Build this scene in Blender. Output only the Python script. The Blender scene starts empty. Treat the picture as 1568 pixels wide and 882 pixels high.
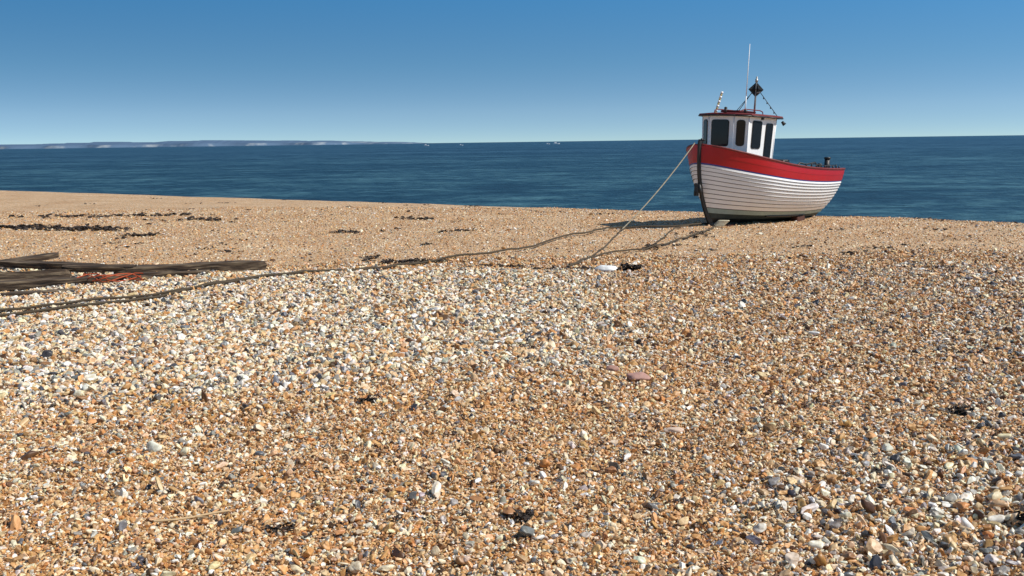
import bpy, bmesh, math, random
import numpy as np
from mathutils import Vector, Matrix, noise
rng=np.random.default_rng(7); random.seed(7)
scene=bpy.context.scene
col=scene.collection
R=math.radians

# ---------------------------------------------------------------- terrain
def smooth(a,b,x):
    t=np.clip((x-a)/(b-a),0,1); return t*t*(3-2*t)
_tabs=[rng.random((64,64)) for _ in range(6)]
def vnoise(x,y,f,k=0):
    x=np.asarray(x,float)*f+17.3; y=np.asarray(y,float)*f+9.1
    xi=np.floor(x).astype(int); yi=np.floor(y).astype(int)
    fx=x-xi; fy=y-yi; fx=fx*fx*(3-2*fx); fy=fy*fy*(3-2*fy)
    T=_tabs[k]; a=T[xi%64,yi%64]; b=T[(xi+1)%64,yi%64]; c=T[xi%64,(yi+1)%64]; d=T[(xi+1)%64,(yi+1)%64]
    return (a*(1-fx)+b*fx)*(1-fy)+(c*(1-fx)+d*fx)*fy
def height(x,y):
    x=np.asarray(x,float); y=np.asarray(y,float)
    s=(x-14.1)*.58+(y-27.5)*.815
    v=np.maximum(0,s+8)
    z=-.005*np.minimum(v,22)**2-np.maximum(0,v-22)*.2
    z=np.maximum(z,-5)
    near=1-smooth(28,40,np.hypot(x,y))
    z=z+((vnoise(x,y,.35,0)-.5)*.10+(vnoise(x,y,1.1,1)-.5)*.06+(vnoise(x,y,3.1,2)-.5)*.03)*(.35+.65*near)
    r=15.9-.12*x
    z=z+.09*np.exp(-((y-r+1.0)/1.1)**2)-.04*np.exp(-((y-r-1.0)/1.0)**2)
    return z
def hz(x,y): return float(height(x,y))
def coarse(x,y):
    n=(vnoise(x,y,.55,3)-.5)*1.6+(vnoise(x,y,1.7,4)-.5)*.9
    ridge=15.9-.12*x
    near_edge=7.9+.4*np.maximum(0,x+2)+n*.6
    a=smooth(-.5,.7,y-near_edge)*(1-smooth(-.6,.5,y-ridge-n*.4))*(1-.7*smooth(-.2,1.4,x+n*.5-.3))
    b=smooth(.6,1.9,x+n*.5-.10*(y-6))*(1-smooth(6.2,8.2,y+n*.7))*.65
    c=.42*smooth(2.0,5.5,x+n)*(1-smooth(-.6,.5,y-ridge-n*.4))
    d=.18*(1-smooth(15,17,y))+.0*x
    return np.clip(np.maximum(np.maximum(a,b),np.maximum(c,d))+n*.14,0,1)

def axis(lo,hi,step,far_lo,far_hi,g=1.16):
    a=list(np.arange(lo,hi,step)); s=step; v=a[-1]
    while v<far_hi: s*=g; v+=s; a.append(v)
    s=step; v=a[0]; b=[]
    while v>far_lo: s*=g; v-=s; b.append(v)
    return np.array(b[::-1]+a)
def attr_new(me,name,typ,dom='POINT'): return me.attributes.new(name,typ,dom)

# ---------------------------------------------------------------- node helpers
def mat(name):
    m=bpy.data.materials.new(name); m.use_nodes=True
    nt=m.node_tree; nt.nodes.clear()
    out=nt.nodes.new('ShaderNodeOutputMaterial'); p=nt.nodes.new('ShaderNodeBsdfPrincipled')
    nt.links.new(p.outputs[0],out.inputs[0]); return m,nt,p
def N(nt,t,**k):
    n=nt.nodes.new(t)
    for a,b in k.items(): setattr(n,a,b)
    return n
def ramp(nt,stops,interp='LINEAR'):
    r=nt.nodes.new('ShaderNodeValToRGB'); e=r.color_ramp; e.interpolation=interp
    e.elements[0].position=stops[0][0]; e.elements[0].color=(*stops[0][1],1)
    e.elements[1].position=stops[-1][0]; e.elements[1].color=(*stops[-1][1],1)
    for p,c in stops[1:-1]:
        q=e.elements.new(p); q.color=(*c,1)
    return r
def lin(r,g,b):
    f=lambda c:(c/255/12.92) if c/255<=.04045 else ((c/255+.055)/1.055)**2.4
    return (f(r),f(g),f(b))
def paint(name,c,rough=.45,dirt=.12,dcol=(.25,.2,.15),scale=3,metal=0,bump=.02):
    m,nt,p=mat(name); L=nt.links.new
    tc=N(nt,'ShaderNodeTexCoord')
    n1=N(nt,'ShaderNodeTexNoise'); n1.inputs['Scale'].default_value=scale; n1.inputs['Detail'].default_value=8; n1.inputs['Roughness'].default_value=.65
    mp=N(nt,'ShaderNodeMapping'); mp.inputs['Scale'].default_value=(1,1,.35)
    L(tc.outputs['Object'],mp.inputs[0]); L(mp.outputs[0],n1.inputs['Vector'])
    r=ramp(nt,[(.45,(0,0,0)),(.8,(1,1,1))]); L(n1.outputs[0],r.inputs[0])
    mu=N(nt,'ShaderNodeMath',operation='MULTIPLY'); mu.inputs[1].default_value=dirt; L(r.outputs[0],mu.inputs[0])
    mx=N(nt,'ShaderNodeMix',data_type='RGBA'); L(mu.outputs[0],mx.inputs[0])
    mx.inputs[6].default_value=(*c,1); mx.inputs[7].default_value=(*dcol,1)
    L(mx.outputs[2],p.inputs['Base Color'])
    n2=N(nt,'ShaderNodeTexNoise'); n2.inputs['Scale'].default_value=14; L(tc.outputs['Object'],n2.inputs['Vector'])
    b=N(nt,'ShaderNodeBump'); b.inputs['Strength'].default_value=.5; b.inputs['Distance'].default_value=bump; L(n2.outputs[0],b.inputs['Height']); L(b.outputs[0],p.inputs['Normal'])
    p.inputs['Roughness'].default_value=rough; p.inputs['Metallic'].default_value=metal
    return m
PAL=[((212,164,108),.16),((198,142,82),.10),((222,190,146),.18),((238,220,188),.17),((246,240,226),.14),((158,118,78),.08),((166,162,154),.06),((120,122,126),.04),((72,72,78),.03),((100,70,44),.05)]

# ---------------------------------------------------------------- beach
xs=axis(-11,13,.13,-900,900); ys=axis(3,32,.13,-60,150)
X,Y=np.meshgrid(xs,ys); Z=height(X,Y)
nx,ny=len(xs),len(ys)
V=np.stack([X.ravel(),Y.ravel(),Z.ravel()],1)
i=np.arange(nx-1); j=np.arange(ny-1); I,J=np.meshgrid(i,j); a=(J*nx+I).ravel()
F=np.stack([a,a+1,a+1+nx,a+nx],1)
def mesh_np(name,V,F,smooth_=True):
    me=bpy.data.meshes.new(name)
    me.vertices.add(len(V)); me.vertices.foreach_set('co',V.astype(np.float32).ravel())
    k=F.shape[1]
    me.loops.add(F.size); me.loops.foreach_set('vertex_index',F.astype(np.int32).ravel())
    me.polygons.add(len(F)); me.polygons.foreach_set('loop_start',np.arange(0,F.size,k,dtype=np.int32))
    me.update(calc_edges=True); me.validate()
    me.polygons.foreach_set('use_smooth',np.full(len(F),smooth_))
    return me
me=mesh_np('shingle_beach',V,F)
at=attr_new(me,'coarse','FLOAT'); at.data.foreach_set('value',coarse(X,Y).ravel().astype(np.float32))
beach=bpy.data.objects.new('shingle_beach',me); col.objects.link(beach)
m,nt,p=mat('shingle'); L=nt.links.new
geo=N(nt,'ShaderNodeNewGeometry'); ca=N(nt,'ShaderNodeAttribute',attribute_name='coarse')
def vor(scale):
    v=N(nt,'ShaderNodeTexVoronoi'); v.inputs['Scale'].default_value=scale; L(geo.outputs['Position'],v.inputs['Vector']); return v
v1=vor(60); v2=vor(34)
stops=[];acc=0
order=[9,5,1,0,2,3,4,6,7,8]
tot=sum(PAL[k][1] for k in order)
for k in order:
    stops.append((acc/tot,lin(*PAL[k][0]))); acc+=PAL[k][1]
def rr(v,st):
    s=N(nt,'ShaderNodeSeparateColor'); L(v.outputs['Color'],s.inputs[0]); r=ramp(nt,st,'CONSTANT'); L(s.outputs[0],r.inputs[0]); return r
r1=rr(v1,stops); r2=rr(v2,stops)
mx=N(nt,'ShaderNodeMix',data_type='RGBA'); L(ca.outputs['Fac'],mx.inputs[0]); L(r1.outputs[0],mx.inputs[6]); L(r2.outputs[0],mx.inputs[7])
big=N(nt,'ShaderNodeTexNoise'); big.inputs['Scale'].default_value=.55; big.inputs['Detail'].default_value=6; L(geo.outputs['Position'],big.inputs['Vector'])
br=ramp(nt,[(.35,(.84,.70,.56)),(.65,(1.0,.92,.82))]); L(big.outputs[0],br.inputs[0])
mm=N(nt,'ShaderNodeMix',data_type='RGBA',blend_type='MULTIPLY'); mm.inputs[0].default_value=1; L(mx.outputs[2],mm.inputs[6]); L(br.outputs[0],mm.inputs[7])
L(mm.outputs[2],p.inputs['Base Color']); p.inputs['Roughness'].default_value=.8
mh=N(nt,'ShaderNodeMix',data_type='FLOAT'); L(ca.outputs['Fac'],mh.inputs[0]); L(v1.outputs['Distance'],mh.inputs[2])
L(v2.outputs['Distance'],mh.inputs[3])
b=N(nt,'ShaderNodeBump'); b.invert=True; b.inputs['Strength'].default_value=1; b.inputs['Distance'].default_value=.018; L(mh.outputs[0],b.inputs['Height']); L(b.outputs[0],p.inputs['Normal'])
me.materials.append(m)

# ---------------------------------------------------------------- pebbles
m,nt,p=mat('pebble_stone'); L=nt.links.new
ia=N(nt,'ShaderNodeAttribute',attribute_name='pcol'); ia.attribute_type='INSTANCER'
tc=N(nt,'ShaderNodeTexCoord'); nz=N(nt,'ShaderNodeTexNoise'); nz.inputs['Scale'].default_value=1.6; nz.inputs['Detail'].default_value=5
L(tc.outputs['Object'],nz.inputs['Vector'])
rp=ramp(nt,[(.35,(.70,.62,.54)),(.6,(1.0,.99,.98))]); L(nz.outputs[0],rp.inputs[0])
mm=N(nt,'ShaderNodeMix',data_type='RGBA',blend_type='MULTIPLY'); mm.inputs[0].default_value=1
L(ia.outputs['Color'],mm.inputs[6]); L(rp.outputs[0],mm.inputs[7]); L(mm.outputs[2],p.inputs['Base Color'])
p.inputs['Roughness'].default_value=.45; p.inputs['Specular IOR Level'].default_value=.5
peb_mat=m
pc=bpy.data.collections.new('pebble_shapes')
NS=14
for k in range(NS):
    bm=bmesh.new(); bmesh.ops.create_icosphere(bm,subdivisions=3,radius=1)
    sx,sy,sz=1.08,random.uniform(.55,.92),random.uniform(.36,.75)
    dirs=[(Vector([random.gauss(0,1) for _ in range(3)]).normalized(),random.uniform(.42,.8)) for _ in range(9)]
    for v in bm.verts:
        c=v.co.copy()
        for d_,h_ in dirs:
            q=c.dot(d_)
            if q>h_: c-=d_*(q-h_)*.97
        n=noise.noise(v.co*.9+Vector((k*7.1,3,1)))*.35+noise.noise(v.co*2.2+Vector((k*3.1,8,1)))*.10
        c=c*(1.18+n); v.co=Vector((c.x*sx,c.y*sy,c.z*sz))
    for f in bm.faces: f.smooth=(k%2==0)
    mm_=bpy.data.meshes.new('pebble_shape'); bm.to_mesh(mm_); bm.free(); mm_.materials.append(peb_mat)
    pc.objects.link(bpy.data.objects.new('pebble_shape_%02d'%k,mm_))
def grid(y0,y1,sp):
    xm=y1*.53+1.3
    gx,gy=np.meshgrid(np.arange(-xm,xm,sp),np.arange(y0,y1,sp))
    gx=gx+rng.uniform(-.5,.5,gx.shape)*sp; gy=gy+rng.uniform(-.5,.5,gy.shape)*sp
    gx=gx.ravel();gy=gy.ravel()
    k=np.abs(gx)<gy*.53+1.3
    return gx[k],gy[k]
PX=[];PY=[];PR=[];PZ=[]
for y0,y1,sp in [(4.0,7.5,.0185),(7.5,11.5,.025),(11.5,18,.038)]:
    x,y=grid(y0,y1,sp); r=np.minimum(sp,.030)*.50*np.exp(rng.normal(0,.42,len(x)))
    PX.append(x);PY.append(y);PR.append(r);PZ.append(r*.25+rng.uniform(-.003,.007,len(x)))
for y0,y1,sp in [(4.0,18,.036)]:
    x,y=grid(y0,y1,sp); c=coarse(x,y); k=rng.random(len(x))<c*.85+.06
    x,y,c=x[k],y[k],c[k]; r=(.0115+.0078*c)*np.exp(rng.normal(0,.38,len(x)))
    PX.append(x);PY.append(y);PR.append(np.minimum(r,.045));PZ.append(r*.5+.004+rng.uniform(0,.014,len(x)))
x,y=grid(18,34,.10); r=.017*np.exp(rng.normal(0,.3,len(x))); PX.append(x);PY.append(y);PR.append(r);PZ.append(r*.1)
x=rng.uniform(-5,5,130);y=rng.uniform(4.2,14,130); r=rng.uniform(.026,.040,130); PX.append(x);PY.append(y);PR.append(r);PZ.append(r*.5)
PX=np.concatenate(PX);PY=np.concatenate(PY);PR=np.concatenate(PR);PZ=np.concatenate(PZ)
n=len(PX)
zz=height(PX,PY)+PZ
pm=bpy.data.meshes.new('pebbles'); pm.vertices.add(n)
pm.vertices.foreach_set('co',np.stack([PX,PY,zz],1).astype(np.float32).ravel())
C=coarse(PX,PY)
pal=np.array([lin(*c) for c,_ in PAL]); w=np.array([q for _,q in PAL]);
wf=w*np.array([1.6,1.6,1.2,.8,.55,1.4,.5,.4,.6,1.4]); wc=w*np.array([.7,.5,1.1,1.4,1.8,.6,1.5,1.5,1.2,.6]); wd=w*np.array([1.0,1.0,.95,.8,.9,1.4,1.6,1.9,2.6,2.0])
wf/=wf.sum(); wc/=wc.sum(); wd/=wd.sum()
u=rng.random(n); idf=np.searchsorted(np.cumsum(wf),u); idc=np.searchsorted(np.cumsum(wc),u); idd=np.searchsorted(np.cumsum(wd),u)
sel=rng.random(n)<np.clip(C*1.3+(PR>.020)*.2-.08,0,1)
ids=np.where(sel,idc,idf)
dark=smooth(1.8,5.0,PX+(vnoise(PX,PY,.6,2)-.5)*2)*(PY<16.5)
ids=np.where(rng.random(n)<dark*.7,idd,ids)
ids=np.clip(ids,0,len(pal)-1)
cc=pal[ids]*rng.uniform(.80,1.18,(n,1))*(1+rng.normal(0,.04,(n,3)))
cc=np.clip(cc,0.01,.9)
c4=np.concatenate([cc,np.ones((n,1))],1)
at=attr_new(pm,'pcol','FLOAT_COLOR'); at.data.foreach_set('color',c4.astype(np.float32).ravel())
at=attr_new(pm,'rot','FLOAT_VECTOR'); rt=np.stack([rng.normal(0,.55,n),rng.normal(0,.55,n),rng.uniform(0,6.28,n)],1); at.data.foreach_set('vector',rt.astype(np.float32).ravel())
at=attr_new(pm,'scl','FLOAT_VECTOR'); sc=np.stack([PR,PR,PR],1)*rng.uniform(.75,1.3,(n,3)); at.data.foreach_set('vector',sc.astype(np.float32).ravel())
at=attr_new(pm,'idx','INT'); at.data.foreach_set('value',rng.integers(0,NS,n).astype(np.int32))
pm.update()
peb=bpy.data.objects.new('pebbles',pm); col.objects.link(peb); pm.materials.append(peb_mat)
ng=bpy.data.node_groups.new('pebble_scatter','GeometryNodeTree')
ng.interface.new_socket('Geometry',in_out='INPUT',socket_type='NodeSocketGeometry')
ng.interface.new_socket('Geometry',in_out='OUTPUT',socket_type='NodeSocketGeometry')
gi=ng.nodes.new('NodeGroupInput'); go=ng.nodes.new('NodeGroupOutput')
iop=ng.nodes.new('GeometryNodeInstanceOnPoints'); ci=ng.nodes.new('GeometryNodeCollectionInfo')
ci.inputs['Collection'].default_value=pc; ci.inputs['Separate Children'].default_value=True; ci.inputs['Reset Children'].default_value=True
def named(nm,t):
    q=ng.nodes.new('GeometryNodeInputNamedAttribute'); q.data_type=t; q.inputs['Name'].default_value=nm
    return [o for o in q.outputs if o.enabled and o.name=='Attribute'][0]
ng.links.new(gi.outputs[0],iop.inputs['Points']); ng.links.new(ci.outputs[0],iop.inputs['Instance'])
iop.inputs['Pick Instance'].default_value=True
ng.links.new(named('idx','INT'),iop.inputs['Instance Index'])
ng.links.new(named('rot','FLOAT_VECTOR'),iop.inputs['Rotation']); ng.links.new(named('scl','FLOAT_VECTOR'),iop.inputs['Scale'])
ng.links.new(iop.outputs[0],go.inputs[0])
md=peb.modifiers.new('scatter','NODES'); md.node_group=ng

# ---------------------------------------------------------------- sea
bm=bmesh.new()
q=[bm.verts.new(c) for c in [(-45000,22,-1.9),(45000,22,-1.9),(45000,60000,-1.9),(-45000,60000,-1.9)]]
bm.faces.new(q); me=bpy.data.meshes.new('sea'); bm.to_mesh(me); bm.free()
sea=bpy.data.objects.new('sea',me); col.objects.link(sea)
m,nt,p=mat('sea_water'); L=nt.links.new
geo=N(nt,'ShaderNodeNewGeometry')
def nse(sx,sy,sc,det=4,rot=.25,ro=.6):
    mp=N(nt,'ShaderNodeMapping'); mp.inputs['Scale'].default_value=(sx,sy,1); mp.inputs['Rotation'].default_value=(0,0,rot); L(geo.outputs['Position'],mp.inputs[0])
    t=N(nt,'ShaderNodeTexNoise'); t.inputs['Scale'].default_value=sc; t.inputs['Detail'].default_value=det; t.inputs['Roughness'].default_value=ro; L(mp.outputs[0],t.inputs['Vector']); return t
a=nse(.8,1,.9,6,.3,.7); b_=nse(.7,1,.16,6,-.1,.7); c_=nse(.3,1,.016,7,.05,.65)
s1_=N(nt,'ShaderNodeMath',operation='MULTIPLY_ADD'); s1_.inputs[1].default_value=.35; s1_.inputs[2].default_value=0
s2_=N(nt,'ShaderNodeMath',operation='MULTIPLY_ADD'); s2_.inputs[1].default_value=.40
s3_=N(nt,'ShaderNodeMath',operation='MULTIPLY_ADD'); s3_.inputs[1].default_value=.25
L(a.outputs[0],s1_.inputs[0]); L(b_.outputs[0],s2_.inputs[0]); L(s1_.outputs[0],s2_.inputs[2]); L(c_.outputs[0],s3_.inputs[0]); L(s2_.outputs[0],s3_.inputs[2])
cr=ramp(nt,[(.40,lin(10,34,50)),(.49,lin(24,56,76)),(.58,lin(70,106,122))])
L(s3_.outputs[0],cr.inputs[0])
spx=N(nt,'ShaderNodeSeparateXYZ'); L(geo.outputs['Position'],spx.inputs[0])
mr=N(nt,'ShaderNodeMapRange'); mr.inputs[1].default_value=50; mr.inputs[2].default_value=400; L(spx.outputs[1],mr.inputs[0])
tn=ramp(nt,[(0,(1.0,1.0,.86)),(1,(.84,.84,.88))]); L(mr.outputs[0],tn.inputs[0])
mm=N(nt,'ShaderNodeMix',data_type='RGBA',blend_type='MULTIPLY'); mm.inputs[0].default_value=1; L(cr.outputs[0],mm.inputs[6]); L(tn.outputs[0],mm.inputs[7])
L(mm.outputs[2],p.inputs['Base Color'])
bb=N(nt,'ShaderNodeBump'); bb.inputs['Strength'].default_value=1; bb.inputs['Distance'].default_value=.3; L(a.outputs[0],bb.inputs['Height'])
b2=N(nt,'ShaderNodeBump'); b2.inputs['Strength'].default_value=1; b2.inputs['Distance'].default_value=1.0; L(b_.outputs[0],b2.inputs['Height']); L(bb.outputs[0],b2.inputs['Normal'])
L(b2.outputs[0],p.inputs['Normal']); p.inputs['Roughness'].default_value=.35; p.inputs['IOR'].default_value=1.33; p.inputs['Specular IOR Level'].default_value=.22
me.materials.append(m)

# ---------------------------------------------------------------- distant chalk cliffs
D=14000
prof=[(-1400,62),(-784,60),(-640,72),(-560,66),(-500,82),(-440,78),(-380,66),(-300,54),(-220,34),(-160,18),(-135,0)]
bm=bmesh.new(); rows=[]
for k in range(400):
    t=k/399; px=-1400+t*(1400-135)
    for q in range(len(prof)-1):
        if prof[q][0]<=px<=prof[q+1][0]:
            f=(px-prof[q][0])/(prof[q+1][0]-prof[q][0]); h=prof[q][1]*(1-f)+prof[q+1][1]*f
    h=h*(1+.22*noise.noise(Vector((k*.09,0,0)))+.1*noise.noise(Vector((k*.5,0,0))))
    x=px/1524*D; y=D+300*noise.noise(Vector((k*.05,5,0)))
    rows.append([bm.verts.new(c) for c in [(x,y,-2),(x,y+60,h*.55),(x,y+400,h),(x,y+1500,h*1.02),(x,y+3000,-2)]])
for r0,r1_ in zip(rows,rows[1:]):
    for q in range(4): bm.faces.new([r0[q],r1_[q],r1_[q+1],r0[q+1]])
me=bpy.data.meshes.new('chalk_cliffs'); bm.to_mesh(me); bm.free()
cl=bpy.data.objects.new('chalk_cliffs',me); col.objects.link(cl)
m,nt,p=mat('hazy_chalk'); L=nt.links.new  # distance haze is mixed into the bluish base colours
geo=N(nt,'ShaderNodeNewGeometry'); sp_=N(nt,'ShaderNodeSeparateXYZ'); L(geo.outputs['Position'],sp_.inputs[0])
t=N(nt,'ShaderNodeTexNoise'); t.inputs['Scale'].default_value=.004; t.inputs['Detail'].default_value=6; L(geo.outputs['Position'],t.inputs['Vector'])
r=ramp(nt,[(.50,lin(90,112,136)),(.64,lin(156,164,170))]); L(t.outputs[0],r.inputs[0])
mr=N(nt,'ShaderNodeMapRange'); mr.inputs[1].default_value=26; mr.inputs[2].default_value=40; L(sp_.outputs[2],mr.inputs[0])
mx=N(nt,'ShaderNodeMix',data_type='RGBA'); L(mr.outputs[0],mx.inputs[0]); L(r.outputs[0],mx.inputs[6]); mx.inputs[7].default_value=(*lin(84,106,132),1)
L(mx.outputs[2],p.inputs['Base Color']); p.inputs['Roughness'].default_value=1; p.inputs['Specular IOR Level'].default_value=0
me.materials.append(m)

# ---------------------------------------------------------------- mesh helpers
def obj(name,bm,mats,parent=None,loc=None):
    bmesh.ops.recalc_face_normals(bm,faces=bm.faces[:])
    me=bpy.data.meshes.new(name); bm.to_mesh(me); bm.free()
    for q in (mats if isinstance(mats,list) else [mats]): me.materials.append(q)
    o=bpy.data.objects.new(name,me); col.objects.link(o)
    if parent: o.parent=parent
    if loc: o.location=loc
    return o
def tube(bm,p0,p1,r0,r1=None,n=10,mi=0,caps=True):
    r1=r0 if r1 is None else r1
    p0=Vector(p0);p1=Vector(p1); d=(p1-p0).normalized()
    a=d.orthogonal().normalized(); b=d.cross(a)
    A=[];B=[]
    for k in range(n):
        t=2*math.pi*k/n; v=a*math.cos(t)+b*math.sin(t)
        A.append(bm.verts.new(p0+v*r0)); B.append(bm.verts.new(p1+v*r1))
    for k in range(n):
        f=bm.faces.new([A[k],A[(k+1)%n],B[(k+1)%n],B[k]]); f.smooth=True; f.material_index=mi
    if caps:
        f=bm.faces.new(A[::-1]); f.material_index=mi; f=bm.faces.new(B); f.material_index=mi
def path(bm,pts,r,n=6,mi=0):
    pts=[Vector(p) for p in pts]; prev=None
    for k,p in enumerate(pts):
        d=(pts[min(k+1,len(pts)-1)]-pts[max(k-1,0)]).normalized()
        a=d.cross(Vector((0,0,1)));
        a=a.normalized() if a.length>.01 else Vector((1,0,0)); b=a.cross(d)
        ring=[bm.verts.new(p+(a*math.cos(2*math.pi*q/n)+b*math.sin(2*math.pi*q/n))*r) for q in range(n)]
        if prev:
            for q in range(n):
                f=bm.faces.new([prev[q],prev[(q+1)%n],ring[(q+1)%n],ring[q]]); f.smooth=True; f.material_index=mi
        prev=ring
def box(bm,c,s,rot=None,mi=0,bev=.0):
    M=Matrix.Translation(Vector(c))@(rot.to_4x4() if rot else Matrix.Identity(4))@Matrix.Diagonal((*s,1))
    r=bmesh.ops.create_cube(bm,size=1,matrix=M)
    fs=set(f for v in r['verts'] for f in v.link_faces)
    for f in fs: f.material_index=mi
    if bev:
        es=set(e for v in r['verts'] for e in v.link_edges)
        q=bmesh.ops.bevel(bm,geom=list(es),offset=bev,segments=2,affect='EDGES')
        for f in q['faces']: f.material_index=mi

# ---------------------------------------------------------------- fishing boat
white=paint('white_paint',(.84,.84,.84),.4,.14,(.48,.43,.37),2.2,bump=.004)
red=paint('red_paint',lin(172,2,20),.38,.3,(.22,.015,.02),3,bump=.004)
blue=paint('blue_line_paint',lin(40,60,140),.4)
black=paint('black_paint',(.016,.017,.018),.5,.3,(.08,.07,.06),4)
slate=paint('antifouling',lin(44,58,58),.7,.5,(.10,.12,.11),3)
sage=paint('faded_antifouling',lin(150,170,166),.7,.5,(.16,.2,.19),3)
lap_shade=paint('painted_lap_shade',lin(58,60,66),.8,.5,(.10,.10,.10),6)  # dark strip on plank bottoms, standing in for the shadow under each lap
darkred=paint('oxide_red',lin(110,24,24),.6,.4,(.10,.05,.04),3)
deckm=paint('deck_paint',lin(120,120,118),.8,.4,(.15,.13,.1),3)
woodm=paint('chock_wood',lin(84,48,36),.85,.5,(.05,.035,.03),6,bump=.02)
steel=paint('galvanised',(.35,.35,.34),.45,.4,(.2,.12,.07),5,metal=.6)
yellow=paint('pole_yellow',lin(196,176,110),.6,.3)
m,nt,p=mat('window_glass'); p.inputs['Base Color'].default_value=(.010,.012,.015,1); p.inputs['Roughness'].default_value=.08; p.inputs['IOR'].default_value=1.35
glass=m
boat=bpy.data.objects.new('fishing_boat',None); col.objects.link(boat)
HEAD=46
LOA=5.75
def sheer(t): return 1.52+.50*max(0,1-t)**3.2+.02*t*t
def zk(t): return .12+.10*max(0,t-.75)**1.5*4*.4
def B(t):
    s=t*LOA
    if s<2.4: return .03+1.17*(1-(1-s/2.4)**2.5)**.60
    return 1.20*(1-.36*((s-2.4)/3.2)**2.2)
def g(u,t):
    full=(1-(1-u)**2.3)**.60
    bowf=.15*u+.85*u**.66
    k=min(1,max(0,1-t/.30)); k=k*k*(3-2*k)
    st=min(1,max(0,(t-.6)/.4)); st=st*st
    aft=(1-(1-u)**2.0)**.74
    f=full*(1-k)+bowf*k
    return f*(1-st)+aft*st
def s0(u): return .62*(1-u)**2.4
def s1(u): return LOA-.42*(1-u)**1.2
def hp(t,u,off=0,side=1):
    s=s0(u)+t*(s1(u)-s0(u)); z=zk(t)+u*(sheer(t)-zk(t)); y=B(t)*g(u,t)
    return Vector((-s,side*(y+off),z-off*.25))
US=[0,.07,.14,.205,.27,.33,.39,.45,.51,.565,.62,.67,.72,.752,.772,.88,1.0]
def smat(k):
    if US[k+1]<=.075: return 3
    if US[k+1]<=.15: return 4
    if US[k+1]<=.21: return 5
    if US[k]>=.771: return 1
    if US[k]>=.751: return 2
    return 0
NT=56
bm=bmesh.new()
for side in (1,-1):
    prev_top=None
    for k in range(len(US)-1):
        lap=.024 if k<13 else (.004 if k==13 else .008)
        lo=[];hi=[];mid=[]
        for q in range(NT+1):
            t=(q/NT)**1.15
            fade=min(1,t*14)
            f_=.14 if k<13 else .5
            lo.append(bm.verts.new(hp(t,US[k],lap*fade,side)))
            hi.append(bm.verts.new(hp(t,US[k+1],.002,side)))
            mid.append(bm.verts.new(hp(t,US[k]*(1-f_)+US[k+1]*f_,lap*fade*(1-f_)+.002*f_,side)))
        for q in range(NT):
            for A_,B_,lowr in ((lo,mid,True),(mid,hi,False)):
                f=bm.faces.new([A_[q],A_[q+1],B_[q+1],B_[q]]); f.smooth=True; f.material_index=6 if (lowr and 2<k<13) else smat(k)  # lower strip of the topside planks takes the painted lap shadow
        l2=[bm.verts.new(v.co) for v in lo]
        if prev_top:
            pt=[bm.verts.new(v.co) for v in prev_top]
            for q in range(NT):
                f=bm.faces.new([pt[q],pt[q+1],l2[q+1],l2[q]]); f.material_index=4 if k<13 else smat(k)  # ledges under the laps coloured dark as painted shade
        prev_top=hi
obj('hull_planking',bm,[white,red,blue,black,slate,sage,lap_shade],boat)
bm=bmesh.new(); prev=None
for q in range(21):
    u=q/20; a=bm.verts.new(hp(1,u,-.004,1)); b=bm.verts.new(hp(1,u,-.004,-1))
    if prev:
        f=bm.faces.new([prev[0],prev[1],b,a]); f.material_index=1 if u>.79 else 0
    prev=(a,b)
bmesh.ops.remove_doubles(bm,verts=bm.verts[:],dist=.0005)
obj('transom',bm,[white,red],boat)
bm=bmesh.new()
for side in (1,-1):
    pr=None
    for q in range(NT+1):
        t=q/NT; o_=hp(t,1,.022,side); tp=hp(t,1,0,side)
        inn=Vector((tp.x,tp.y-side*min(.09,abs(tp.y)*.9),tp.z))
        ring=[bm.verts.new(o_+Vector((0,0,-.02))),bm.verts.new(o_+Vector((0,0,.02))),bm.verts.new(inn+Vector((0,0,.02))),bm.verts.new(inn+Vector((0,0,-.05)))]
        if pr:
            for e in range(4):
                f=bm.faces.new([pr[e],pr[(e+1)%4],ring[(e+1)%4],ring[e]]); f.smooth=True
        pr=ring
    bm.faces.new(pr)
obj('gunwale',bm,darkred,boat)
bm=bmesh.new()
pr=None
for q in range(NT+1):
    t=q/NT; u=.82
    ps=[hp(t,1,-.05,1)+Vector((0,0,-.03)),hp(t,u,-.05,1),hp(t,u,-.05,-1),hp(t,1,-.05,-1)+Vector((0,0,-.03))]
    if t<.02:
        for v_ in ps: v_.y*=.1
    r_=[bm.verts.new(v_) for v_ in ps]
    if pr:
        for e in range(3):
            f=bm.faces.new([pr[e],pr[e+1],r_[e+1],r_[e]]); f.material_index=1 if e==1 else 0
    pr=r_
obj('deck_and_bulwark',bm,[white,deckm],boat)
bm=bmesh.new(); pr=None
for q in range(31):
    u=q/30; s=s0(u); z=zk(0)+u*(sheer(0)-zk(0)); 
    if q==30: z+=.08
    ds=-2.4*.62*(1-u)**1.4/(sheer(0)-zk(0)); nrm=Vector((1,0,ds*1)).normalized()
    c=Vector((-s,0,z)); f_=c+nrm*.07; b_=c-nrm*.06
    ring=[bm.verts.new(f_+Vector((0,.028,0))),bm.verts.new(f_-Vector((0,.028,0))),bm.verts.new(b_-Vector((0,.045,0))),bm.verts.new(b_+Vector((0,.045,0)))]
    if pr:
        for e in range(4): bm.faces.new([pr[e],pr[(e+1)%4],ring[(e+1)%4],ring[e]])
    else: bm.faces.new(ring)
    pr=ring
bm.faces.new(pr)
box(bm,(-2.95,0,.075),(4.8,.09,.13),mi=0,bev=.01)
box(bm,(-LOA+.2,0,.75),(.08,.07,1.2),rot=Matrix.Rotation(R(-13),3,'Y'))
for sd in (1,-1):
    path(bm,[hp(t/20,.13,.03,sd) for t in range(7,16)],.035,5)
obj('stem_and_keel',bm,black,boat)
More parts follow.
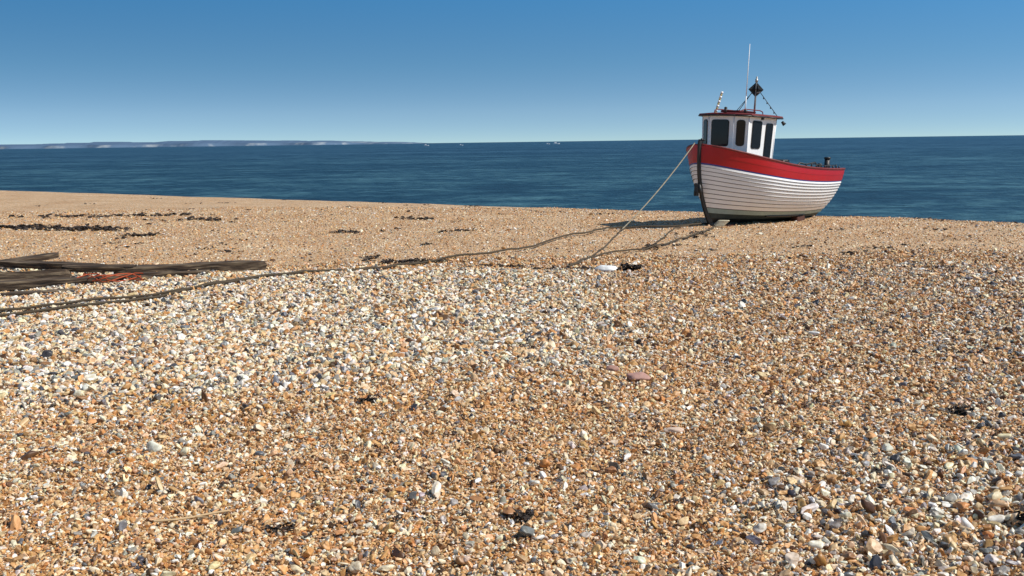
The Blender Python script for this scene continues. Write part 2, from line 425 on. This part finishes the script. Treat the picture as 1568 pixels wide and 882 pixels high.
# stem ironwork
bm=bmesh.new()
tube(bm,(-.02,-.07,.93),(-.02,.10,.93),.03); tube(bm,(.02,.06,1.06),(-.03,.09,.82),.04,.03)
box(bm,(.0,.0,.98),(.10,.14,.20),mi=0,bev=.01); box(bm,(-.03,-.05,.86),(.14,.06,.14),bev=.01)
tube(bm,(-.05,0,2.05),(-.05,0,2.16),.03); tube(bm,(-.05,-.09,2.12),(-.05,.09,2.12),.018)
tube(bm,(-.42,0,1.7),(-.42,0,2.02),.035); tube(bm,(-.42,-.12,1.95),(-.42,.12,1.95),.018)
tube(bm,(-.55,.35,1.75),(-.55,.35,1.93),.03); tube(bm,(-.6,.5,1.7),(-.62,.52,1.88),.02)
obj('stem_ironwork',bm,black,boat)
# wheelhouse (walls flare outward slightly)
foot=[(.84,.34),(1.01,.63),(2.20,.60),(2.20,-.60),(1.01,-.63),(.84,-.34)]
z0,z1=1.15,2.74
cen0=Vector((-1.6,0,0))
def fp(k): s,y=foot[k%6]; return Vector((-s,y,0))
def wp(k_or_v,z):
    v=fp(k_or_v) if isinstance(k_or_v,int) else k_or_v
    sc=1+.05*(z-1.5); q=cen0+(v-cen0)*sc; return Vector((q.x,q.y,z))
bm=bmesh.new()
lo=[bm.verts.new(wp(k,z0)) for k in range(6)]
hi=[bm.verts.new(wp(k,z1)) for k in range(6)]
for k in range(6): bm.faces.new([lo[k],lo[(k+1)%6],hi[(k+1)%6],hi[k]])
bm.faces.new(hi); bm.faces.new(lo[::-1])
for k in range(6): tube(bm,lo[k].co,hi[k].co,.014,n=8)
obj('wheelhouse',bm,white,boat)
bm=bmesh.new(); bf=bmesh.new()
def rrect(bm_,a,b,f0,f1,za,zb,off,th,rad,seg=5):
    d=(b-a); L_=d.length; d=d/L_; nrm=Vector((-d.y,d.x,0))
    if nrm.dot((a+b)/2-cen0)<0: nrm=-nrm
    pts=[]
    x0_,x1_=f0*L_,f1*L_
    for cx,cz,a0 in ((x1_-rad,zb-rad,0),(x0_+rad,zb-rad,90),(x0_+rad,za+rad,180),(x1_-rad,za+rad,270)):
        for e in range(seg+1):
            t=R(a0+90*e/seg); pts.append((cx+rad*math.cos(t),cz+rad*math.sin(t)))
    A_=[bm_.verts.new(wp(a+d*x_,z_)+nrm*(off-.04)) for x_,z_ in pts]
    B_=[bm_.verts.new(wp(a+d*x_,z_)+nrm*(off+th)) for x_,z_ in pts]
    n_=len(A_)
    for e in range(n_): bm_.faces.new([A_[e],A_[(e+1)%n_],B_[(e+1)%n_],B_[e]])
    bm_.faces.new(B_)
wins=[(0,1,.24,.74,2.03,2.62),(5,0,.14,.80,2.01,2.62),(4,5,.26,.78,2.03,2.62),
      (1,2,.14,.46,1.98,2.62),(1,2,.64,.88,1.72,2.58),(3,4,.1,.35,1.80,2.52),(3,4,.55,.9,2.0,2.60),(2,3,.12,.45,2.0,2.56),(2,3,.58,.9,1.5,2.56)]
for a_,b_,f0,f1,za,zb in wins:
    A_=fp(a_);B_=fp(b_); L_=(B_-A_).length; e=.016/L_
    rrect(bf,A_,B_,f0-e,f1+e,za-.016,zb+.016,.003,.012,.07)
    rrect(bm,A_,B_,f0,f1,za,zb,.003,.018,.055)
obj('window_frames',bf,black,boat); obj('window_glass',bm,glass,boat)
# roof
bm=bmesh.new()
rbase=[(.70,0),(.74,.42),(.93,.76),(1.6,.77),(2.36,.74),(2.36,-.74),(1.6,-.77),(.93,-.76),(.74,-.42)]
def roofring(z,grow):
    return [bm.verts.new(Vector((-1.58-(s-1.58)*grow,y*grow,z-.012*abs(y)**2))) for s,y in rbase]
rings=[roofring(2.735,.985),roofring(2.745,1),roofring(2.775,1),roofring(2.79,.985),roofring(2.81,.8),roofring(2.82,.4)]
for a_,b_ in zip(rings,rings[1:]):
    for k in range(9):
        f=bm.faces.new([a_[k],a_[(k+1)%9],b_[(k+1)%9],b_[k]]); f.material_index=0
bm.faces.new(rings[0][::-1]); bm.faces.new(rings[-1])
box(bm,(-1.35,.1,2.845),(.75,.55,.05),bev=.015)
for k in range(2):
    y=(.42,-.36)[k]
    path(bm,[(-1.0,y,2.79),(-1.02,y,2.87),(-1.15,y,2.90),(-1.8,y,2.90),(-1.93,y,2.87),(-1.95,y,2.79)],.014,6)
obj('wheelhouse_roof',bm,darkred,boat)
bm=bmesh.new()
for k in range(9):
    s_,y_=rbase[k]; s2,y2=rbase[(k+1)%9]
    tube(bm,(-s_,y_,2.738-.012*y_*y_),(-s2,y2,2.738-.012*y2*y2),.020,n=6)
obj('roof_edge_trim',bm,black,boat)
bm=bmesh.new()
tube(bm,(-2.34,.73,2.66),(-2.38,.79,2.58),.03,.05); box(bm,(-1.56,.66,2.70),(.10,.05,.07),bev=.01)
tube(bm,(-.80,.1,2.80),(-.80,.1,2.91),.035); tube(bm,(-.80,.1,2.91),(-.80,.1,2.94),.045,.02)
tube(bm,(-1.7,-.5,2.79),(-1.7,-.5,2.97),.03); tube(bm,(-1.05,.5,2.79),(-1.05,.5,2.89),.04)
obj('lamps_and_fittings',bm,black,boat)
bm=bmesh.new(); AX=-1.80
tube(bm,(AX,0,2.80),(AX,0,3.25),.016,.013); tube(bm,(AX,0,3.25),(AX,0,4.52),.011,.007)
obj('whip_aerial',bm,white,boat)
bm=bmesh.new(); MX=-2.22
tube(bm,(MX,0,2.75),(MX,0,3.76),.026,.02); tube(bm,(MX,0,3.62),(MX,0,3.70),.035); 
ax=Vector((.6,.8,0))*.30
tube(bm,Vector((MX,0,3.36))-ax*1.0,Vector((MX,0,3.36))+ax*1.0,.014)
obj('mast',bm,steel,boat)
bm=bmesh.new()
c=Vector((MX,0,3.44)); h=.20
ex=Vector((.6,.8,0))*h; ey=Vector((-.8,.6,0))*h; ez=Vector((0,0,h*.95))
for A_,B_ in ((ex,ez),(ey,ez),(ex,ey)):
    q=[c+A_,c+B_,c-A_,c-B_]; nn=A_.cross(B_).normalized()*.003
    lo_=[bm.verts.new(v-nn) for v in q]; hi_=[bm.verts.new(v+nn) for v in q]
    bm.faces.new(lo_[::-1]); bm.faces.new(hi_)
    for e in range(4): bm.faces.new([lo_[e],lo_[(e+1)%4],hi_[(e+1)%4],hi_[e]])
obj('radar_reflector',bm,black,boat)
bm=bmesh.new()
L_=Vector((MX,0,3.36))-ax; R_=Vector((MX,0,3.36))+ax; E1=Vector((-2.30,.62,2.78))
tube(bm,L_,(-1.55,-.15,2.81),.009,n=5); tube(bm,R_,E1,.009,n=5); tube(bm,L_,(-2.30,-.62,2.78),.009,n=5)
for k in range(4):
    q=R_.lerp(E1,.2+.2*k); tube(bm,q,q+Vector((0,0,-.05)),.014,n=6)
obj('stays',bm,black,boat)
bm=bmesh.new()
A_=Vector((-1.25,-.50,2.79)); B_=Vector((-1.37,-.42,3.34))
for k in range(10): tube(bm,A_.lerp(B_,k/10),A_.lerp(B_,(k+1)/10),.032 if k%2 else .027,n=8,mi=k%2)
obj('dan_pole',bm,[yellow,white],boat)
# deck gear
bm=bmesh.new()
box(bm,(-2.75,.35,1.50),(.35,.5,.30),bev=.03); tube(bm,(-2.75,.1,1.66),(-2.75,.75,1.66),.07); tube(bm,(-2.5,.75,1.5),(-2.5,.75,1.72),.04)
box(bm,(-3.4,.0,1.40),(.45,.7,.2),bev=.03)
tube(bm,(-4.95,.62,1.25),(-4.95,.62,1.78),.07); tube(bm,(-4.95,.62,1.78),(-4.95,.62,1.83),.085); tube(bm,(-5.2,.50,1.25),(-5.2,.50,1.66),.045)
tube(bm,(-4.6,.6,1.25),(-4.6,.6,1.66),.045); box(bm,(-4.8,.3,1.38),(.6,.5,.36),bev=.03); box(bm,(-4.3,.75,1.52),(.3,.12,.1),bev=.02)
for k in range(9):
    s_=2.9+k*.28; t=s_/LOA; q=hp(t,1,-.02,1); tube(bm,q,q+Vector((0,0,.07+.03*(k%2))),.018,n=6)
path(bm,[hp((3.2+k*.2)/LOA,1,-.03,1)+Vector((0,0,.07+.01*math.sin(k))) for k in range(9)],.012,5)
path(bm,[(-3.3,.6,1.5),(-3.5,.65,1.66),(-3.9,.6,1.62),(-4.2,.68,1.68),(-4.5,.6,1.60)],.022,6)
obj('deck_gear',bm,black,boat)
boat.location=(4.42,23.9,-.03)
boat.rotation_euler=(Matrix.Rotation(R(-90-HEAD),3,'Z')@Matrix.Rotation(R(-2.2),3,'Y')@Matrix.Rotation(R(-2.0),3,'X')).to_euler()
# chocks
aft=Vector((math.sin(R(HEAD)),math.cos(R(HEAD)),0)); port=Vector((math.cos(R(HEAD)),-math.sin(R(HEAD)),0)); org=Vector((4.42,23.9,0))
rotm=Matrix.Rotation(R(-90-HEAD),3,'Z')
ck=bpy.data.objects.new('wooden_chocks',None); col.objects.link(ck)
bm=bmesh.new()
for s_,w_,l_,yo in [(.95,.24,.7,.05),(1.3,.22,.6,0),(3.5,.26,.9,.15),(4.1,.22,.9,.1),(4.6,.26,.7,.0)]:
    q=org+aft*s_+port*yo; z=hz(q.x,q.y); zb=.02-.038*s_
    box(bm,(q.x,q.y,(z+zb)/2-.02),(w_,l_,max(.1,zb-z+.04)),rot=rotm@Matrix.Rotation(R(random.uniform(-8,8)),3,'Z'),bev=.015)
for s_,y_ in [(3.9,.5)]:
    q=org+aft*s_+port*y_; z=hz(q.x,q.y); box(bm,(q.x,q.y,z+.05),(.4,.18,.16),rot=rotm,bev=.015)
obj('chock_blocks',bm,woodm,ck)

# ---------------------------------------------------------------- ropes
ropem=paint('rope_dark',lin(74,62,46),.9,.6,(.04,.035,.03),20)
ropel=paint('rope_light',lin(196,186,160),.9,.3,(.2,.17,.13),20)
def ground_path(pts,step=.12,lift=.022,wob=.04):
    P_=[Vector((a,b,0)) for a,b in pts]; out=[]
    for k in range(len(P_)-1):
        p0=P_[max(k-1,0)];p1=P_[k];p2=P_[k+1];p3=P_[min(k+2,len(P_)-1)]
        n_=max(2,int((p2-p1).length/step))
        for e in range(n_):
            t=e/n_
            q=.5*((2*p1)+(p2-p0)*t+(2*p0-5*p1+4*p2-p3)*t*t+(3*p1-p0-3*p2+p3)*t**3)
            q.x+=wob*noise.noise(q*1.3); q.y+=wob*noise.noise(q*1.3+Vector((9,9,9)))
            q.z=hz(q.x,q.y)+lift+.012*noise.noise(q*3); out.append(q)
    return out
def rope(name,pts,r,mt,**k):
    bm=bmesh.new(); path(bm,pts,r,7); return obj(name,bm,mt)
A1=[(-7.2,11.6),(-6.36,12.17),(-5.61,12.69),(-4.82,13.58),(-4.25,14.45),(-3.12,15.53),(-2.44,16.50),(-1.85,17.15),(-.76,18.2),(.22,19.54),(1.39,21.81),(2.42,23.45),(3.6,23.6),(4.7,24.2)]
A2=[(-7.3,11.9),(-6.51,12.46),(-5.61,13.15),(-4.57,14.0),(-3.62,15.0),(-2.76,15.8),(-2.05,16.9),(-1.6,17.6)]
rope('mooring_rope',ground_path(A1,lift=.06),.020,ropem)
rope('mooring_rope',ground_path(A2,lift=.062),.018,ropem)
rope('mooring_rope',ground_path([(4.85,23.9),(4.78,23.27),(3.89,21.31),(2.78,19.46),(1.76,18.22),(.95,16.57)],lift=.045),.017,ropem)
rope('mooring_rope',ground_path([(4.9,25.0),(3.81,23.0),(2.82,19.70),(2.6,19.3)],lift=.04),.015,ropem)
rope('mooring_rope',ground_path([(2.7,23.3),(2.23,21.55),(1.89,19.57),(1.34,17.45),(.94,16.4)],lift=.045),.014,ropem)
p0=Vector((4.38,23.85,2.02)); p1=Vector((2.62,23.42,hz(2.62,23.42)+.03)); L_=[]
for k in range(25):
    t=k/24; q=p0.lerp(p1,t); q.z-=.16*4*t*(1-t)*.6; L_.append(q)
rope('bow_line',L_,.014,ropel)
bm=bmesh.new()
for k in range(5):
    cx,cy=4.98+.03*k,23.85; path(bm,[Vector((cx+.13*math.cos(t*.5),cy+.07*math.sin(t*.5),hz(cx,cy)+.04+.03*k)) for t in range(13)],.016,6)
obj('rope_coil',bm,ropel)

# ---------------------------------------------------------------- driftwood timbers
m,nt,p=mat('weathered_timber'); L=nt.links.new
tc=N(nt,'ShaderNodeTexCoord'); mp=N(nt,'ShaderNodeMapping'); mp.inputs['Scale'].default_value=(1.2,14,14); L(tc.outputs['Object'],mp.inputs[0])
t=N(nt,'ShaderNodeTexNoise'); t.inputs['Scale'].default_value=2; t.inputs['Detail'].default_value=8; L(mp.outputs[0],t.inputs['Vector'])
r=ramp(nt,[(.3,lin(26,20,16)),(.5,lin(76,60,46)),(.72,lin(140,122,98))]); L(t.outputs[0],r.inputs[0]); L(r.outputs[0],p.inputs['Base Color'])
b=N(nt,'ShaderNodeBump'); b.inputs['Distance'].default_value=.03; L(t.outputs[0],b.inputs['Height']); L(b.outputs[0],p.inputs['Normal']); p.inputs['Roughness'].default_value=.9
timber=m
def beam(name,a,b,w,h,lift=.0,tilt=0,parent=None,pitch=0):
    a=Vector((*a,0));b=Vector((*b,0)); L_=(b-a).length; ang=math.atan2((b-a).y,(b-a).x)
    bm=bmesh.new(); n_=int(L_/.1)+2; pr=None; seed=random.random()*50
    for k in range(n_+1):
        x=-L_/2+L_*k/n_
        end=min(k,n_-k); taper=.55 if end==0 else (.85 if end==1 else 1)
        hs=taper*(1-.25*abs(noise.noise(Vector((x*1.5,seed,0)))))
        prof_=[(-1,-1),(-.2,-1.0),(1,-1),(1.0,.5),(.92,1),(.1,1.0),(-.92,1),(-1.0,.5)]
        ring=[]
        for e,(yy,zz_) in enumerate(prof_):
            nn=noise.noise(Vector((x*3,e*3.3,seed)))
            ring.append(bm.verts.new((x+.10*noise.noise(Vector((e*5.1,seed,k)))*(end==0),yy*w/2*hs+nn*.014,zz_*h/2*(.6+.4*hs)+nn*.010+.02*noise.noise(Vector((x*.8,seed+9,0))))))
        if pr:
            for e in range(8): bm.faces.new([pr[e],pr[(e+1)%8],ring[(e+1)%8],ring[e]])
        else: bm.faces.new(ring[::-1])
        pr=ring
    bm.faces.new(pr)
    c=(a+b)/2; o=obj(name,bm,timber,parent)
    o.location=(c.x,c.y,hz(c.x,c.y)+h*.5+lift+.01); o.rotation_euler=(R(tilt),R(pitch),ang)
    return o
pile=bpy.data.objects.new('driftwood_timbers',None); col.objects.link(pile)
beam('timber_1',(-6.2,15.4),(-4.02,16.1),.15,.15,.0,6,pile,.5)
beam('timber_2',(-8.9,14.6),(-6.75,15.2),.18,.14,.04,-8,pile,-1)
beam('timber_3',(-7.9,14.35),(-5.5,15.05),.15,.12,.0,5,pile)
beam('timber_4',(-8.2,15.9),(-6.3,15.6),.14,.10,.06,10,pile,2)
beam('timber_5',(-6.2,14.9),(-4.75,15.4),.13,.09,.0,0,pile)
beam('timber_6',(-6.1,16.0),(-4.9,15.8),.18,.08,.02,15,pile)
beam('timber_7',(-8.9,15.5),(-7.7,16.8),.13,.08,.10,15,pile,-3)
beam('timber_8',(-7.2,13.95),(-6.35,14.25),.20,.05,.0,0,pile)
beam('timber_9',(-6.9,15.2),(-5.9,15.45),.09,.10,.10,20,pile,3)
beam('timber_10',(-9.2,14.2),(-8.0,14.5),.16,.08,.02,5,pile,0)
om=paint('orange_twine',lin(180,78,40),.8)
bm=bmesh.new()
for k in range(4):
    path(bm,[Vector((-6.5+.13*t+.05*k,14.75+.14*math.sin(t*1.1+k),hz(-6.5,14.8)+.13+.05*math.sin(t*.9+k*2))) for t in range(8)],.009,5)
obj('orange_twine',bm,om)

# ---------------------------------------------------------------- seaweed
sw=paint('dried_seaweed',lin(50,38,29),.75,.6,(.02,.015,.012),6)
bm=bmesh.new()
def clump(cx,cy,lx,ly,n_,sz=.10,hh=.05):
    for k in range(n_):
        x=cx+random.gauss(0,lx*.45); y=cy+random.gauss(0,ly*.45)
        a=random.uniform(0,6.28); z=hz(x,y)+random.uniform(.015,hh); w=random.uniform(.12,.28)*sz
        prv=None; st=sz/4
        for e in range(5):
            a+=random.uniform(-.9,.9); x+=math.cos(a)*st; y+=math.sin(a)*st; z+=random.uniform(-.35,.4)*st
            z=max(z,hz(x,y)+.012)
            t=Vector((-math.sin(a),math.cos(a),random.uniform(-.8,.8)))*w
            q=(bm.verts.new(Vector((x,y,z))-t),bm.verts.new(Vector((x,y,z))+t))
            if prv: bm.faces.new([prv[0],prv[1],q[1],q[0]])
            prv=q
for c in [(-12.9,26,1.6,.55,150,.18,.05),(-10.9,25.7,1.1,.5,120,.18,.05),(-8.8,23.7,.45,.2,45,.16,.04),(-14.5,26.3,1.2,.5,60,.18,.05),(-13.5,31,2.2,.4,50,.2,.04),(-11,30.5,1.6,.3,35,.2,.04),
          (-8.9,29,.8,.3,30,.2,.04),(-4.0,24.1,.6,.2,20,.16,.03),(-1.2,23.6,.5,.2,18,.14,.03),(-2.6,28,.7,.2,22,.2,.03),
          (-8.6,16.6,.8,.2,60,.14,.08),
          (-2.6,18.3,.25,.5,22,.12,.05),(-2.05,17.75,.55,.12,60,.12,.04),(-1.5,17.7,.4,.10,30,.12,.04),
          (-.1,16.45,.5,.10,50,.10,.04),(.55,16.15,.5,.08,55,.10,.04),(1.15,15.75,.3,.06,35,.10,.04),(1.87,15.6,.16,.10,60,.12,.10),
          (2.78,19.5,.15,.25,20,.11,.05),(4.0,21.8,.3,.3,12,.12,.05),
          (-1.17,7.84,.04,.035,22,.06,.06),(.04,5.4,.05,.05,22,.06,.05),(-1.30,5.3,.05,.03,14,.05,.03),(3.37,7.27,.06,.05,26,.07,.04),
          (2.86,5.2,.06,.05,60,.08,.10),(-1.7,13.3,.06,.15,12,.07,.05),(2.34,6.17,.05,.04,14,.06,.03),(6.2,18.1,.4,.15,18,.10,.04),(6.9,18.6,.4,.15,16,.10,.04),
          (6.9,16.0,.3,.1,12,.1,.03),(3.3,15.1,.3,.1,16,.1,.03)]: clump(*c)
for k in range(80):
    d=random.uniform(18.5,42); x=random.uniform(-.5,.5)*d*.95
    if 3<x<10 and 23<d<30: continue
    clump(x,d,random.uniform(.1,.5),.06,random.randint(2,7),.11,.02)
for k in range(70):
    d=random.uniform(4.6,17); x=random.uniform(-.5,.5)*d; clump(x,d,.04,.03,random.randint(1,5),.045,.03)
obj('seaweed',bm,sw)

# ---------------------------------------------------------------- single stones & bits
def stone(name,c,s,mt,seed):
    bm=bmesh.new(); bmesh.ops.create_icosphere(bm,subdivisions=4,radius=1)
    for v in bm.verts:
        n_=noise.noise(v.co*1.1+Vector((seed,0,0)))*.3+noise.noise(v.co*4+Vector((seed,0,0)))*.04
        q=v.co*(1+n_); v.co=Vector((q.x*s[0],q.y*s[1],q.z*s[2]))
    for f in bm.faces: f.smooth=True
    o=obj(name,bm,mt); o.location=(c[0],c[1],hz(*c)+s[2]*.6+.01); return o
stone('pink_sandstone',(1.11,8.62),(.10,.09,.035),paint('pink_stone',lin(176,134,122),.8,.3),3)
stone('pink_sandstone',(.90,8.9),(.06,.05,.03),paint('pink_stone2',lin(166,124,110),.8,.3),8)
stone('flat_stone',(1.16,7.0),(.07,.03,.02),paint('pale_stone',lin(206,180,160),.8,.3),5)
stone('white_block',(1.47,15.4),(.17,.10,.06),paint('chalk_white',(.78,.78,.77),.8,.2),12)
bm=bmesh.new()
pts=[Vector((-1.99,5.24,0)),Vector((-1.88,5.29,0)),Vector((-1.80,5.35,0)),Vector((-1.72,5.42,0)),Vector((-1.64,5.47,0))]
path(bm,[q+Vector((0,0,hz(q.x,q.y)+.04)) for q in pts],.007,6); path(bm,[Vector((-1.80,5.35,hz(-1.8,5.35)+.04)),Vector((-1.72,5.34,hz(-1.7,5.34)+.045))],.005,6)
obj('driftwood_stick',bm,paint('stick',lin(190,160,120),.8,.3))

# ---------------------------------------------------------------- boats far out
def ship(x,y,s):
    bm=bmesh.new()
    hull=[(-1,.18),(-.9,.22),(0,.25),(.7,.2),(1.1,0)]
    up=[(bm.verts.new((a*s,b*s,.28*s)),bm.verts.new((a*s,-b*s,.28*s))) for a,b in hull]
    dn=[(bm.verts.new((a*.92*s,b*.7*s,-.05*s)),bm.verts.new((a*.92*s,-b*.7*s,-.05*s))) for a,b in hull]
    for k in range(4):
        bm.faces.new([up[k][0],up[k+1][0],dn[k+1][0],dn[k][0]]); bm.faces.new([up[k][1],up[k+1][1],dn[k+1][1],dn[k][1]]); bm.faces.new([up[k][0],up[k][1],up[k+1][1],up[k+1][0]])
    bm.faces.new([up[0][0],up[0][1],dn[0][1],dn[0][0]])
    box(bm,(-.2*s,0,.4*s),(.7*s,.3*s,.26*s),bev=.03*s); tube(bm,(-.1*s,0,.5*s),(-.1*s,0,.95*s),.02*s)
    o=obj('distant_boat',bm,white); o.location=(x,y,-1.9)
D=1500
for px,s in ((657,4),(710,3),(842,3),(855,5)): ship((px-784)/1524*D,D*random.uniform(.98,1.02),s)

# ---------------------------------------------------------------- sky, sun, camera
w=bpy.data.worlds.new('World'); scene.world=w; w.use_nodes=True; nt=w.node_tree; nt.nodes.clear(); L=nt.links.new
out=N(nt,'ShaderNodeOutputWorld'); bg=N(nt,'ShaderNodeBackground'); L(bg.outputs[0],out.inputs[0])
sky=N(nt,'ShaderNodeTexSky'); sky.sky_type='NISHITA'; sky.sun_disc=False
elev=46; az=105   # azimuth clockwise from +Y
sky.sun_elevation=R(elev); sky.sun_rotation=R(az); sky.air_density=1.0; sky.dust_density=.2; sky.ozone_density=2.5
# compress the low haze band: this clear day deepens to blue very quickly above the horizon
tc=N(nt,'ShaderNodeTexCoord'); mp=N(nt,'ShaderNodeMapping'); mp.inputs['Scale'].default_value=(1,1,5.0); mp.inputs['Location'].default_value=(0,0,.12)
nv=N(nt,'ShaderNodeVectorMath',operation='NORMALIZE')
L(tc.outputs['Generated'],mp.inputs[0]); L(mp.outputs[0],nv.inputs[0]); L(nv.outputs[0],sky.inputs[0])
sx_=N(nt,'ShaderNodeSeparateXYZ'); L(tc.outputs['Generated'],sx_.inputs[0])
tr=ramp(nt,[(0,(.70,.70,.60)),(.03,(.74,.80,.70)),(.075,(.56,.82,.78)),(.14,(.38,.84,.92)),(.6,(.5,.56,.52))]); L(sx_.outputs[2],tr.inputs[0])
m1=N(nt,'ShaderNodeVectorMath',operation='MULTIPLY'); L(sky.outputs[0],m1.inputs[0]); L(tr.outputs[0],m1.inputs[1])
m2=N(nt,'ShaderNodeVectorMath',operation='SCALE'); m2.inputs['Scale'].default_value=1.5; L(m1.outputs[0],m2.inputs[0])
L(m2.outputs[0],bg.inputs[0]); bg.inputs[1].default_value=.13
sd=bpy.data.lights.new('sun','SUN'); sd.energy=5.0; sd.angle=R(.5); sd.color=(1,.955,.88)
so=bpy.data.objects.new('sun',sd); col.objects.link(so)
dv=Vector((math.cos(R(elev))*math.sin(R(az)),math.cos(R(elev))*math.cos(R(az)),math.sin(R(elev))))
so.rotation_euler=dv.to_track_quat('Z','Y').to_euler()
cam=bpy.data.cameras.new('camera'); co=bpy.data.objects.new('camera',cam); col.objects.link(co)
cam.lens=35; cam.sensor_width=36; cam.clip_end=120000; cam.clip_start=.1
co.location=(0,0,2.1)
co.rotation_euler=(Matrix.Rotation(R(90-8.343),3,'X')@Matrix.Rotation(R(-.77),3,'Z')).to_euler()
scene.camera=co
scene.view_settings.view_transform='Standard'; scene.view_settings.look='None'; scene.view_settings.exposure=0
